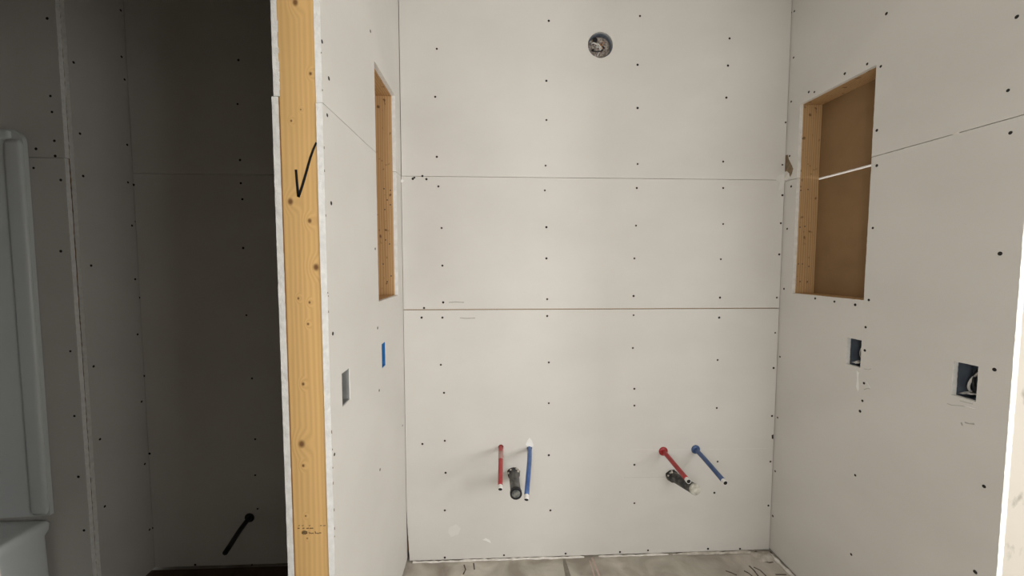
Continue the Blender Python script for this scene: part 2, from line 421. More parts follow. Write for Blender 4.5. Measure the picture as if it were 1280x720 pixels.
# ------------------------------------------------------------------ back wall of the alcove
wb = empty('wall_back', (W/2, 0, 0), 'back wall of the vanity alcove, three unfinished drywall sheets', 'wall', kind='structure')
P = PLANES['back']
LAMP = (0.905, 2.427)
pexA, pexB = (0.452, 0.560), (0.590, 0.553)
pexC, pexD = (1.244, 0.524), (1.405, 0.530)
drA, drB = (0.514, 0.430), (1.290, 0.400)
b_low = panel('drywall_panel', wb, P, [(0.012, 0.007), (1.797, 0.007), (1.797, Z2-0.0022), (0.002, Z2-0.0022), (0.002, 0.26)],
              [ngon(*pexA, 0.0135, 12, 0.0015), ngon(*pexB, 0.0135, 12, 0.0015), ngon(*pexC, 0.0125, 12, 0.001), ngon(*pexD, 0.0125, 12, 0.001),
               ngon(drA[0], drA[1], 0.031, 16, 0.003), ngon(drB[0], drB[1], 0.031, 16, 0.003)], ragged=(0, 4), jit=0.0007)
b_mid = panel('drywall_panel', wb, P, rect(0.002, 1.797, Z2+0.0022, Z1-0.001))
b_top = panel('drywall_panel', wb, P, rect(0.003, 1.797, Z1+0.001, HC), [ngon(LAMP[0]+0.002, LAMP[1]+0.003, 0.0575, 30, 0.0006)])
box('leak_sheet', (-1.277, 0.105, 0), (XW1, 0.118, HC), 'kraft', wb)  # unseen sheet added behind the wall to stop sky light leaking in
for z in (Z1, Z2): box('leak_board', (0.0, T+0.0005, z-0.045), (W, T+0.039, z+0.045), 'rough_wood', wb)  # boards added behind the seams to stop light leaking through
for x in (-0.0, W): box('corner_stud', (x-0.05, T+0.006, 0.04), (x+0.05, 0.104, HC), 'kraft', wb)  # kraft brown darkens these studs to paint shade into the corner gaps
SC_BACK = [(546,61),(544,121),(546,196),(548,233),(686,26),(683,101),(683,150),(682,207),(681,238),(518,222),(516,223.5),(528,220),(533,224),
 (800,20),(797,81),(797,135),(797,205),(796,235),(912,48),(910,82),(908,122),(904,202),(904,235),(982,153),(978,206),
 (552,285),(553,332),(554,378),(530,385),(527,397),(553,397),(551,456),(683,284),(683,323),(684,374),(684,395),(686,453),
 (795,282),(793,323),(792,370),(792,394),(791,435),(904,280),(901,324),(900,372),(899,397),(897,450),(978,244),(976,279),(974,318),(971,372),(969,416),(967,460),
 (555,491),(556,551),(528,555),(557,591),(556,638),(556,697),(686,504),(686,569),(688,638),(707,692),(630,694),(793,486),(793,507),(793,581),(793,629),
 (896,510),(897,577),(893,616),(775,690),(810,688),(885,686),(925,686),(965,520),(963,577),(960.5,632)]
inx = lambda p, a, b: a <= p.z < b
screws(SC_BACK, 1, 0.0, 0, [(b_low, lambda p: p.z < Z2), (b_mid, lambda p: p.z < Z1), (b_top, lambda p: True)], Vector((0, 0, 0)))
OB = (0, -1, 0)
patch('spackle_smear', b_low, 1, 0, OB, [(662,547),(665,551),(667,557),(664,559),(660,559),(657,556),(659,551)], 'spackle')
patch('paint_scratch', b_low, 1, 0, OB, [(603,675),(607,672.5),(612,675),(614,679),(608,676)], 'spackle')
patch('spackle_smear', b_low, 1, 0, OB, [(561,659),(570,655),(576,660),(573,668),(564,671),(560,666)], 'smear')
ribbon('pencil_mark', b_mid, 1, 0, OB, [(561,378),(570,377.5),(580,378)], 0.004, 'pencil', 0.0003)
ribbon('pencil_mark', b_low, 1, 0, OB, [(575,397.5),(584,398),(594,397.5)], 0.004, 'pencil', 0.0003)
patch('spackle_smear', b_mid, 1, 0, OB, [(500,225),(503,224),(505,226),(503,228),(500,228)], 'spackle')
patch('spackle_smear', b_mid, 1, 0, OB, [(972,220),(980,217),(981,227),(978,236),(973,238),(975,228),(970,226)], 'smear')
ribbon('pencil_mark', b_low, 1, 0, OB, [(793,562),(850,562),(905,561.3),(958,560.5)], 0.0025, 'smear', 0.0002)
ribbon('pencil_mark', b_low, 1, 0, OB, [(780,597),(810,596.5),(836,596)], 0.0022, 'faint', 0.0002)

# ------------------------------------------------------------------ back wall of the dark compartment
wt = empty('wall_toilet_back', (-0.65, 0, 0), 'shadowed drywall wall behind the toilet supply stub in the dark compartment', 'wall', kind='structure')
TS = (-0.729, 0.244)
t_low = panel('drywall_panel', wt, P, rect(XT+0.003, XW0, 0.014, Z1-0.001), [ngon(TS[0], TS[1], 0.016, 12, 0.001)])
t_top = panel('drywall_panel', wt, P, rect(XT+0.003, XW0, Z1+0.001, HC))
box('leak_board', (XT, T+0.0005, Z1-0.045), (XW0, T+0.039, Z1+0.045), 'rough_wood', wt)  # added behind the seam against light leaks
box('corner_stud', (XT-0.02, T+0.0005, 0.04), (XT+0.07, 0.104, HC), 'rough_wood', wt)
SC_T = [(167,231),(168,277),(298,75),(297,130),(300,200),(301,229),(303,249),(304,310),(180,470),(187,567),(190.5,660),(308,394),(315,473),(319,549),(319,594),(322,636),(244,706),(315,706),(174,372)]
screws(SC_T, 1, 0.0, 0, [(t_low, lambda p: p.z < Z1), (t_top, lambda p: True)], Vector((0, 0, 0)))

# ------------------------------------------------------------------ left side wall (between alcove and compartment)
wl = empty('wall_left', (-0.06, YL/2, 0), 'left side wall of the alcove with exposed pine stud end', 'wall', kind='structure')
PL = PLANES['left']
NL = (-0.390, -0.087, 1.298, 2.152)     # niche: y0 y1 z0 z1
BOXL = [(-0.763, -0.702, 1.040, 1.134), (-0.364, -0.309, 1.042, 1.136)]
YE = YL-0.003
l_low = panel('drywall_panel', wl, PL, [(YE, 0.012), (T, 0.012), (T, Z1-0.001), (NL[1], Z1-0.001), (NL[1], NL[2]), (NL[0], NL[2]), (NL[0], Z1-0.001), (YE, Z1-0.001)],
              [rect(*b) for b in BOXL], ragged=(3, 4, 5, 7), jit=0.0006)
l_top = panel('drywall_panel', wl, PL, [(YE+0.002, Z1+0.001), (NL[0], Z1+0.001), (NL[0], NL[3]), (NL[1], NL[3]), (NL[1], Z1+0.001), (T, Z1+0.001), (T, HC), (YE+0.002, HC)],
              ragged=(1, 2, 3, 7), jit=0.0006)
PLo = lambda u, v, t: Vector((XW0+t, u, v))
lo_low = panel('drywall_panel', wl, PLo, rect(YE-0.001, 0.0, 0.012, Z1+0.012), ragged=(3,), jit=0.0006)
lo_top = panel('drywall_panel', wl, lambda u, v, t: Vector((XW0+0.003+t, u, v)), rect(YE+0.003, 0.0, Z1+0.015, HC), ragged=(3,), jit=0.0007)
stud_end_l = (XW0+T, -T)
kn = []
SC0 = Vector(((-0.105-0.016)/2, 0, HC/2))
for (u, v, r) in [(369,3,0.0075),(363,252,0.0075),(387,276,0.0055),(395,334,0.008),(373,373,0.003),(387,378,0.0032),(385,405,0.0032),(377,555,0.009),(379,582,0.004),(364,151,0.0028),(376,137,0.002),(379,480,0.0042),(382,645,0.0025),(384,673,0.002),(388,92,0.004)]:
    p = hit(u, v, 1, YL); kn.append((p.x-SC0.x, p.z-SC0.z, r))
M['stud_face'] = wood('pine_stud_face', (0.73, 0.465, 0.188), (0.63, 0.38, 0.145), knots=kn, grain=0.8, knotcol=(0.20, 0.095, 0.035))
stud = box('stud', (-0.105, YL, 0.0), (-0.016, YL+0.038, HC), 'stud_face', wl, bev=0.002, label='knotty yellow pine stud with a black check mark')
box('stud', (-0.105, -0.049, 0.0), (-0.016, -0.011, HC), 'rough_wood', wl)
for z in (Z1,): box('leak_board', (-0.105, YL+0.04, z-0.045), (-0.016, NL[0]-0.04, z+0.045), 'rough_wood', wl)  # added to close the seam to stray light
OS = (0, -1, 0)
YS = YL-0.0002
ribbon('check_mark', stud, 1, YS, OS, [(370,212),(371.2,228),(373,246)], [0.0060, 0.0062, 0.0066], 'ink', 0.0004)
ribbon('check_mark', stud, 1, YS, OS, [(373,246.5),(378,232),(383.5,213),(388,197),(392,186),(395.5,178)], [0.0066, 0.0064, 0.0062, 0.0058, 0.0055, 0.0045], 'ink', 0.0004)
# worn grade stamp near the foot of the stud: a row of dashes, an oval emblem, a smudged word
patch('grade_stamp', stud, 1, YS, OS, [(377,664.5),(379,663.3),(382,663.3),(384.2,664.5),(384.2,667),(382,668),(379,668),(377,667)], 'emblem', 0.0003)
for a, b in ((372,374.5),(378,380.5),(383,386),(387,391.5)): ribbon('grade_stamp', stud, 1, YS, OS, [(a,660.5),(b,660.2)], 0.0026, 'stamp', 0.0003)
for a, b in ((373,374.6),(377.5,379.5),(386,388),(400,402.5),(404,407)): ribbon('grade_stamp', stud, 1, YS, OS, [(a,657.2),(b,656.8)], 0.0018, 'stamp', 0.0003)
ribbon('grade_stamp', stud, 1, YS, OS, [(386.3,665),(387.2,667),(388.5,666),(389.5,667),(391,666.2),(392,667)], 0.0022, 'stamp', 0.0003)
ribbon('grade_stamp', stud, 1, YS, OS, [(394,664.2),(394.6,667),(396,666.2),(397.6,667),(399,666.2),(401.5,666)], 0.0022, 'stamp', 0.0003)
SC_L = [(411,98),(409,144),(414,254),(463,39),(416,417),(472,410),(469,311),(474,488),(475,587),(418,568),(503,532),(402.5,52)]
screws(SC_L, 0, 0.0, math.radians(90), [(l_low, lambda p: p.z < Z1), (l_top, lambda p: True)], Vector((0, 0, 0)))
# fuzzy torn paper bits along the cut edge
for k in range(16):
    z = random.uniform(0.65, 2.05); y = YE + random.uniform(0.0, 0.004); s = random.uniform(0.0015, 0.004)
    bm = bmesh.new(); addbox(bm, (0.0, y-0.001, z-s), (0.0012, y+0.0006, z+s)); finish('paper_shred', bm, 'torn', l_low if z < Z1 else l_top)

# ------------------------------------------------------------------ right side wall
wr = empty('wall_right', (W+0.06, YR/2, 0), 'right side wall of the alcove with a stud end coloured pale as overexposed', 'wall', kind='structure')
PR = PLANES['right']
NR = (-0.440, -0.075, 1.301, 2.154)
BOXR = [(-0.441, -0.378, 1.045, 1.150), (-0.808, -0.745, 1.043, 1.146)]
ZR = 1.826
YF = YR-0.003
r_low = panel('drywall_panel', wr, PR, [(YF, 0.012), (T, 0.012), (T, ZR-0.0012), (NR[1], ZR-0.0012), (NR[1], NR[2]), (NR[0], NR[2]), (NR[0]-0.001, ZR-0.0012), (YF, ZR-0.0012)],
              [rect(*b) for b in BOXR], ragged=(3, 4, 5, 7), jit=0.0006)
r_top = panel('drywall_panel', wr, PR, [(YF, ZR+0.0012), (NR[0], ZR+0.0012), (NR[0], NR[3]), (NR[1], NR[3]), (NR[1], ZR+0.0012), (T, ZR+0.0012), (T, HC), (YF, HC)],
              ragged=(1, 2, 3, 7), jit=0.0006)
PRo = lambda u, v, t: Vector((XW1-t, u, v))
GAP = (1.8195, 1.8285)
ro_low = panel('drywall_panel', wr, PRo, rect(YF, 0.30, 0.012, GAP[0]), ragged=(2,), jit=0.0005)
ro_top = panel('drywall_panel', wr, PRo, rect(YF, 0.30, GAP[1], HC), ragged=(0,), jit=0.0005)
box('stud', (1.816, YR, 0.0), (1.905, YR+0.038, HC), 'glare_wood', wr, bev=0.002, label='stud end coloured pale as overexposed, with grey smudges')
box('stud', (1.816, -0.036, 0.0), (1.905, -0.001, HC), 'rough_wood', wr)
box('leak_board', (1.816, YR+0.04, ZR-0.045), (1.905, NR[0]-0.04, ZR+0.045), 'rough_wood', wr)  # added so no light passes the seam here
SC_R = [(993,14),(992,72),(989,127),(987,195),(989,233),(989,16),(984,286),(980,361),(975,446),(972,522),(969,589),(966,645),(1108,17),(1271,21),(1260,113),(1263,166),
 (1056,92),(1084,80),(1101,83),(1011,115),(1018,115),(1096,163),(1096,207),(1091,285),(1086,375),(1069,381),(1043,377),(1019,373),
 (1082,409),(1081,438),(1080,479),(1078,501),(1075,514),(1243,462),(1250,317),(1069,594),(1064,693),(1230,608),(1219,715)]
screws(SC_R, 0, W, math.radians(-90), [(r_low, lambda p: p.z < ZR), (r_top, lambda p: True)], Vector((0, 0, 0)))
ORr = (-1, 0, 0)
patch('torn_paper', r_top, 0, W, ORr, [(982,194),(985,193.5),(986,199),(988,203),(990,207),(991.5,211),(990,217),(988,221),(986,217),(982,216),(980.5,212),(981.5,203)], 'torn', 0.0008)
patch('gypsum_chip', r_top, 0, W, ORr, [(981.5,215),(984,214),(987,217),(986.5,222),(984,225),(981,225)], 'mud', 0.004)
patch('torn_paper', r_low, 0, W, ORr, [(1071,463),(1074,466),(1073,471),(1074,487),(1072.5,489.5),(1070.5,484),(1071.5,472)], 'spackle', 0.001)
ribbon('paper_crease', r_low, 0, W, ORr, [(1080,487),(1084,485.6),(1088,486)], 0.0022, 'pencil')
ribbon('paper_crease', r_low, 0, W, ORr, [(1083,477),(1086,481),(1088,486)], 0.0016, 'spackle')
ribbon('paper_crease', r_low, 0, W, ORr, [(1080,461),(1086,462),(1089,461)], 0.0016, 'pencil')
ribbon('paper_crease', r_low, 0, W, ORr, [(1184,504.5),(1190,506.5),(1199,507),(1207,508)], 0.0016, 'pencil')
ribbon('paper_crease', r_low, 0, W, ORr, [(1200,501),(1208,503),(1216,505)], 0.0014, 'pencil')
ribbon('paper_crease', r_low, 0, W, ORr, [(1205,507),(1212,509),(1219,511)], 0.0014, 'spackle')
ribbon('pencil_mark', r_low, 0, W, ORr, [(1201.5,528),(1203,532)], 0.004, 'pencil', 0.0003)
ribbon('pencil_mark', r_low, 0, W, ORr, [(1206,528),(1211,529.5),(1218,530)], [0.004, 0.003, 0.006], 'pencil', 0.0003)
patch('spackle_smear', r_top, 0, W, ORr, [(1190,168),(1196,164.5),(1200,165),(1199,167),(1192,169)], 'mud', 0.001)
patch('hole_shade', b_low, 1, 0, OB, [(964.5,544),(966.8,543),(966.8,548.5),(964.8,548.5)], 'void', 0.0004)  # flat black patch painted for the shade inside a small hole

# ------------------------------------------------------------------ framed niches
def niche(name, side, r, label, mat):
    y0, y1, z0, z1 = r
    xa, xb = (-0.105, -0.016) if side == 'l' else (1.816, 1.905)
    root = empty(name, ((xa+xb)/2, (y0+y1)/2, z0), label, 'niche')
    t = 0.036
    box('jamb', (xa, y1, z0), (xb, y1+t, z1), mat, root, bev=0.0012)
    box('jamb', (xa, y0-t, z0), (xb, y0, z1), mat, root, bev=0.0012)
    box('head', (xa, y0-t, z1), (xb, y1+t, z1+t), mat, root, bev=0.0012)
    box('sill', (xa, y0-t, z0-t), (xb, y1+t, z0), mat, root, bev=0.0012)
    return root
nl = niche('wall_niche', 'l', NL, 'narrow open niche framed in spotted pine, set in the wall with the check-marked stud', 'niche_wood_b')
nr = niche('wall_niche', 'r', NR, 'tall pine-framed niche with a brown paper back and a bright slit across it', 'niche_wood')
# nail holes in the jamb boards
for (u, v) in [(1001,238),(1010,237),(1000,284),(1006,283),(998,330),(1003,330),(1011,333),(1000,352),(1009,352)]:
    p = hit(u, v, 1, NR[1]);
    if 1.816 < p.x < 1.904:
        bm = bmesh.new(); addtube(bm, [p+Vector((0, -0.0006, 0)), p+Vector((0, 0.0005, 0))], 0.0032, 8); finish('nail_head', bm, 'scuff', nr)
for (u, v) in [(480,236),(488,238),(484,250),(481,262),(488,256),(482,300),(487,305),(479,330),(489,345),(484,352)]:
    p = hit(u, v, 1, NL[1])
    if -0.104 < p.x < -0.017:
        bm = bmesh.new(); addtube(bm, [p+Vector((0, -0.0006, 0)), p+Vector((0, 0.0005, 0))], 0.0032, 8); finish('nail_head', bm, 'scuff', nl)

# ------------------------------------------------------------------ wing wall beside the tub
ww = empty('wall_wing', (-1.26, -0.13, 0), 'short shadowed wing wall with two raw drywall edges, beside the tub unit', 'wall', kind='structure')
YWE = -0.245
w_side = panel('drywall_panel', ww, lambda u, v, t: Vector((XT-t, u, v)), rect(YWE-0.002, T, 0.012, HC), ragged=(3,), jit=0.0009)
PW = lambda u, v, t: Vector((u, YWE-T-0.001+t, v))
XE = -1.192
XB = -2.12
w_low = panel('drywall_panel', ww, PW, [(XB, 0.012), (XE+0.003, 0.012), (XE-0.001, Z1-0.001), (XB, Z1-0.001)], ragged=(1,), jit=0.0009)
w_top = panel('drywall_panel', ww, PW, [(XB, Z1+0.001), (XE+0.002, Z1+0.001), (XE+0.003, HC), (XB, HC)], ragged=(1,), jit=0.0009)
box('stud', (-1.277, YWE, 0), (-1.189, YWE+0.038, HC), 'kraft', ww)  # darkened brown so the slit between the sheets reads as shade
box('leak_board', (XB, YWE, Z1-0.045), (-1.28, YWE+0.038, Z1+0.045), 'kraft', ww)  # unseen board added to keep sky light out of the seam
SC_WS = [(92,78),(100,167),(104,220),(114,332),(117,458),(125,549),(131,633),(154,15),(152,71),(159,101),(159,181),(160,228),(165,282),(169,349),(172,418),(177,502),(181,580),(187,662)]
for uv in SC_WS:
    p = hit(*uv, 0, XT)
    if p.y > -0.012: p.y = -0.012
    s = bpy.data.objects.new('screw', SCREW); COL.objects.link(s); s.parent = w_side; s.location = p - wloc(w_side); s.rotation_euler = (0, 0, math.radians(90))
SC_WE = [(59,23),(63,120),(65,140),(68,176),(69,195),(45,186),(42,210),(76,225),(76,314),(88,439),(93,520),(98,596),(105,663)]
screws(SC_WE, 1, YWE-T-0.001, 0, [(w_low, lambda p: p.z < Z1 and p.x > -1.31), (w_top, lambda p: p.z > Z1 and (p.x > -1.31 or p.z > 1.95))], Vector((0, 0, 0)))

# ------------------------------------------------------------------ tub and shower unit (its apron faces the toilet space)
TX0, TX1, TY0, TY1, TZ = -2.10, -1.329, -1.785, -0.266, 0.430
tub = empty('tub_shower_unit', ((TX0+TX1)/2, (TY0+TY1)/2, 0), 'white fiberglass tub and shower unit with a rounded front post, in the shadows', 'bathtub')
def rrect(x0, x1, y0, y1, r, z, n=6):
    pts = []
    for (cx, cy, a0) in ((x1-r, y1-r, 0), (x0+r, y1-r, 90), (x0+r, y0+r, 180), (x1-r, y0+r, 270)):
        for k in range(n+1):
            a = math.radians(a0+90*k/n); pts.append(Vector((cx+r*math.cos(a), cy+r*math.sin(a), z)))
    return pts
bm = bmesh.new()
rows = []
for (ins, r, z) in ((0.010, 0.012, 0.0), (0.008, 0.012, 0.20), (0.010, 0.012, TZ-0.06), (0.002, 0.012, TZ-0.04), (0.0, 0.012, TZ-0.015), (0.005, 0.012, TZ-0.003), (0.018, 0.012, TZ),
                    (0.080, 0.08, TZ), (0.090, 0.09, TZ-0.006), (0.100, 0.10, TZ-0.03), (0.13, 0.11, 0.15), (0.17, 0.12, 0.085), (0.26, 0.10, 0.07)):
    rows.append([bm.verts.new(p) for p in rrect(TX0+ins, TX1-ins, TY0+ins, TY1-ins, r, z)])
for A, B in zip(rows, rows[1:]):
    k = len(A)
    for i in range(k): bm.faces.new((A[i], A[(i+1) % k], B[(i+1) % k], B[i]))
bm.faces.new(rows[-1])
finish('tub', bm, 'fiberglass', tub, smooth=True)
FX, FZ = -1.317, 1.930
def plate(name, y0, y1):
    """end panel of the surround with a rounded upper front corner"""
    bm = bmesh.new(); r = 0.045
    out = [(TX0, TZ-0.004), (FX, TZ+0.022), (FX, FZ-r)] + [(FX-r+r*math.cos(math.radians(a)), FZ-r+r*math.sin(math.radians(a))) for a in range(15, 91, 15)] + [(TX0, FZ)]
    A = [bm.verts.new((x, y0, z)) for x, z in out]; B = [bm.verts.new((x, y1, z)) for x, z in out]
    n = len(out)
    bm.faces.new(A); bm.faces.new(B[::-1])
    for i in range(n): bm.faces.new((A[i], A[(i+1) % n], B[(i+1) % n], B[i]))
    return finish(name, bm, 'fiberglass', tub)
def rib(name, path, hw, hd, side):
    """soft raised rib: superellipse swept along a path on the end panel"""
    bm = bmesh.new(); rows = []; seg = 20
    for i, p in enumerate(path):
        d = (path[min(i+1, len(path)-1)]-path[max(i-1, 0)]).normalized(); sv = d.cross(side).normalized()
        k = 0.75 if i in (0, len(path)-1) else 1.0
        rows.append([bm.verts.new(p + sv*hw*k*math.copysign(abs(math.cos(a))**0.55, math.cos(a)) + side*hd*k*math.copysign(abs(math.sin(a))**0.8, math.sin(a))) for a in [2*math.pi*q/seg for q in range(seg)]])
    for A, B in zip(rows, rows[1:]):
        for k in range(seg): bm.faces.new((A[k], A[(k+1) % seg], B[(k+1) % seg], B[k]))
    bm.faces.new(rows[0]); bm.faces.new(rows[-1])
    return finish(name, bm, 'fiberglass', tub, smooth=True)
for (ya, yb, sgn) in ((TY1-0.014, TY1, -1), (TY0, TY0+0.014, 1)):
    plate('end_panel', ya, yb)
    yf = ya if sgn < 0 else yb
    side = Vector((0, sgn, 0))
    rib('front_post', [Vector((FX-0.033, yf, z)) for z in (TZ+0.028, TZ+0.045, 0.8, 1.2, 1.6, 1.875, 1.892)], 0.031, 0.012, side)
    rib('top_lip', [Vector((x, yf, FZ-0.020)) for x in (FX-0.040, FX-0.055, -1.6, -1.8, TX0+0.01)], 0.016, 0.007, side)
box('back_panel', (TX0-0.008, TY0+0.014, TZ-0.004), (TX0+0.006, TY1-0.014, FZ), 'fiberglass', tub)

# ------------------------------------------------------------------ electrical boxes
def gang_box(name, side, r, mat, label, wires, seed, front=0.010):
    rnd = random.Random(seed)
    y0, y1, z0, z1 = r
    e = 0.0015 if side == 'r' else -0.003
    y0 -= e; y1 += e; z0 -= e; z1 += e
    if side == 'l': X = lambda d: -d
    else: X = lambda d: W+T*0.45+d
    D = 0.062; th = 0.0025
    root = empty(name, (X(D/2), (y0+y1)/2, z0), label, 'electrical box', 'single gang outlet boxes set in the side walls')
    bm = bmesh.new()
    def bb(d0, d1, ya, yb, za, zb):
        xa, xb = sorted((X(d0), X(d1))); addbox(bm, (xa, ya, za), (xb, yb, zb))
    # walls sit just behind the edge of the cut
    bb(front, D, y0-th, y0, z0-th, z1+th); bb(front, D, y1, y1+th, z0-th, z1+th)
    bb(front, D, y0, y1, z0-th, z0); bb(front, D, y0, y1, z1, z1+th); bb(D-th, D, y0, y1, z0, z1)
    finish('shell', bm, mat, root)
    for m in wires:
        pts = [(X(D-0.006), rnd.uniform(y0+0.010, y1-0.010), z1-0.012), (X(0.02+rnd.uniform(0, .012)), rnd.uniform(y0+0.01, y1-0.01), z1-0.02),
               (X(0.014+rnd.uniform(0, .01)), rnd.uniform(y0+0.008, y1-0.008), z0+0.02), (X(D-0.012), rnd.uniform(y0+0.01, y1-0.01), z0+0.012)]
        tube('wire', bez(*pts, n=10), 0.0034, m, root, seg=8)
    return root
b1 = gang_box('electrical_box', 'l', BOXL[0], 'boxlight', 'light grey outlet box in the left side wall near the stud end', ('wire_black', 'wire_white'), 3, 0.002)
b2 = gang_box('electrical_box', 'l', BOXL[1], 'boxblue', 'bright blue outlet box in the left side wall below the niche', ('wire_white',), 4, 0.002)
b3 = gang_box('electrical_box', 'r', BOXR[0], 'boxgrey', 'blue-grey outlet box below the brown-backed niche, paper torn underneath', ('wire_black', 'wire_white', 'wire_black', 'wire_black'), 5)
b4 = gang_box('electrical_box', 'r', BOXR[1], 'boxgrey', 'blue-grey outlet box in the right side wall near its pale stud end', ('wire_black', 'wire_black', 'wire_white', 'wire_black'), 11)
# crumpled drywall paper lying on the floor of the two right boxes
for bx_, r in ((b3, BOXR[0]), (b4, BOXR[1])):
    y0, y1, z0, z1 = r; bm = bmesh.new(); g = []
    for i in range(7):
        g.append([bm.verts.new((W+0.010+0.040*j/4, y0+0.003+(y1-y0-0.006)*i/6, z0+0.004+0.012*random.random()*(0.4+0.6*j/4)+0.010*(1-i/6))) for j in range(5)])
    for i in range(6):
        for j in range(4): bm.faces.new((g[i][j], g[i+1][j], g[i+1][j+1], g[i][j+1]))
    finish('paper_scrap', bm, 'gyp', bx_)
# black opening shadow line of the cut below the paper: the cut itself; dark wire bundle stands in the near corner
for bx_, r in ((b3, BOXR[0]), (b4, BOXR[1])):
    y0, y1, z0, z1 = r
    for k in range(3):
        tube('wire', bez((W+0.060, y0+0.010+0.004*k, z1-0.006), (W+0.02, y0+0.006+0.003*k, z1-0.03), (W+0.018+0.006*k, y0+0.012+0.006*k, z0+0.06), (W+0.05, y0+0.020+0.008*k, z0+0.010), 10), 0.0042, 'wire_black', bx_, seg=8)

# round ceiling-height lamp box
lx, lz = LAMP
lb = empty('lamp_box', (lx, 0.03, lz-0.053), 'round light fixture box stuffed with dusty wires, high on the back wall', 'electrical box')
bm = bmesh.new(); n = 32; rg = []
for r, y in ((0.0555, 0.004), (0.0535, 0.002), (0.0515, 0.004), (0.0515, 0.040), (0.054, 0.044), (0.0555, 0.042)):
    rg.append([bm.verts.new((lx+r*math.cos(2*math.pi*k/n), y, lz+r*math.sin(2*math.pi*k/n))) for k in range(n)])
rg.append(rg[0])
for A, B in zip(rg, rg[1:]):
    for k in range(n): bm.faces.new((A[k], A[(k+1) % n], B[(k+1) % n], B[k]))
finish('shell', bm, 'boxgrey', lb, smooth=True)
bm = bmesh.new(); n = 22; rings = []
for i in range(7):
    r = 0.0512*(i+1)/7; row = []
    for k in range(n):
        a = 2*math.pi*k/n; x, z = r*math.cos(a), r*math.sin(a)
        h = mnoise.noise(Vector((x*70, 3.1, z*70)))*0.010 + mnoise.noise(Vector((x*160, 1.7, z*160)))*0.005
        row.append(bm.verts.new((lx+x, 0.022+h, lz+z)))
    rings.append(row)
c = bm.verts.new((lx, 0.02, lz))
for k in range(n): bm.faces.new((c, rings[0][k], rings[0][(k+1) % n]))
for A, B in zip(rings, rings[1:]):
    for k in range(n): bm.faces.new((A[k], A[(k+1) % n], B[(k+1) % n], B[k]))
finish('dust_fill', bm, 'dust', lb)
rnd = random.Random(21)
for k, m in enumerate(('copper', 'wire_white', 'wire_black', 'copper', 'wire_white', 'wire_black', 'copper', 'wire_white')):
    def rp(y): 
        a = rnd.uniform(0, 6.28); r = rnd.uniform(0.008, 0.040); return (lx+r*math.cos(a), y, lz+r*math.sin(a))
    tube('wire', bez(rp(0.02), rp(0.004), rp(0.003), rp(0.018), 12), 0.0024 if m != 'copper' else 0.0017, m, lb, seg=7)
tube('wire', bez((lx-0.038, 0.015, lz+0.012), (lx-0.03, -0.004, lz+0.016), (lx-0.02, 0.0, lz+0.008), (lx-0.008, 0.01, lz+0.006), 10), 0.003, 'wire_white', lb, seg=7)
for (dx, dz, rr) in ((-0.020, 0.030, 0.011), (-0.030, -0.014, 0.006)):
    bm = bmesh.new(); addtube(bm, [(lx+dx, 0.010, lz+dz), (lx+dx, 0.014, lz+dz)], rr, 10); finish('knockout', bm, 'void', lb)

# ------------------------------------------------------------------ water stubs and drains
def pex(name, wall, tip, tipY, mats, label, group, r=0.0105, droop=0.0, collar=True, sleeve=None, tipcol='pexwhite'):
    a = Vector((wall[0], 0.0, wall[1])); b = hit(tip[0], tip[1], 1, tipY)
    root = empty(name, a, label, 'pipe', group)
    d = (b-a)
    p = bez(a+Vector((0, 0.035, 0)), a+Vector((0, tipY*0.30, 0)), a+d*0.62+Vector((0, 0, droop)), b, 16)
    k = len(p)-2
    tube('tube', p[:k+1], r, mats[0], root, seg=16)
    if sleeve: tube('print_band', p[4:8], r*1.03, sleeve, root, seg=16, caps=(True, True))
    # bare end; a black plug paints the shade inside the pipe
    t = (p[-1]-p[-2]).normalized()
    bm = bmesh.new()
    rings = addtube(bm, p[k:] + [p[-1]-t*0.0003, p[-1]-t*0.012], [r*0.98]*(len(p)-k) + [r*0.84, r*0.82], 16, (True, False), tail=2)
    finish('tube_end', bm, tipcol, root, smooth=False)
    tube('bore_shade', [p[-1]-t*0.0012, p[-1]-t*0.0035], r*0.83, 'void', root, seg=16)
    if collar:
        bm = bmesh.new(); addtube(bm, [a+Vector((0, 0.002, 0)), a+Vector((0, -0.002, 0)), a+Vector((0, -0.005, 0)), a+Vector((0, -0.007, 0))], [r*2.05, r*2.1, r*1.7, r*1.05], 18)
        finish('wall_collar', bm, mats[1], root, smooth=True)
    return root
gs = 'water supply stubs in the back wall'
pex('supply_pipe', pexA, (625.3, 612), -0.24, ('red', 'red'), 'red water supply stub with a scuffed band, beside the open black drain', gs, collar=False, sleeve='redfade', droop=0.012)
pex('supply_pipe', pexB, (658, 625), -0.26, ('blue', 'blue'), 'blue water supply stub drooping beside the open black drain', gs, collar=False, droop=0.016)
pex('supply_pipe', pexC, (861, 602), -0.26, ('red_dark', 'red_dark'), 'deep red water supply stub crossing over the capped drain', gs)
pex('supply_pipe', pexD, (907, 604), -0.26, ('blue_dark', 'blue_dark'), 'deep blue water supply stub slanting right of the capped drain', gs)
pex('toilet_supply_pipe', TS, (281.5, 691), -0.24, ('abs_plain', 'abs_plain'), 'dark water supply stub low on the shadowed compartment wall', None, tipcol='void')

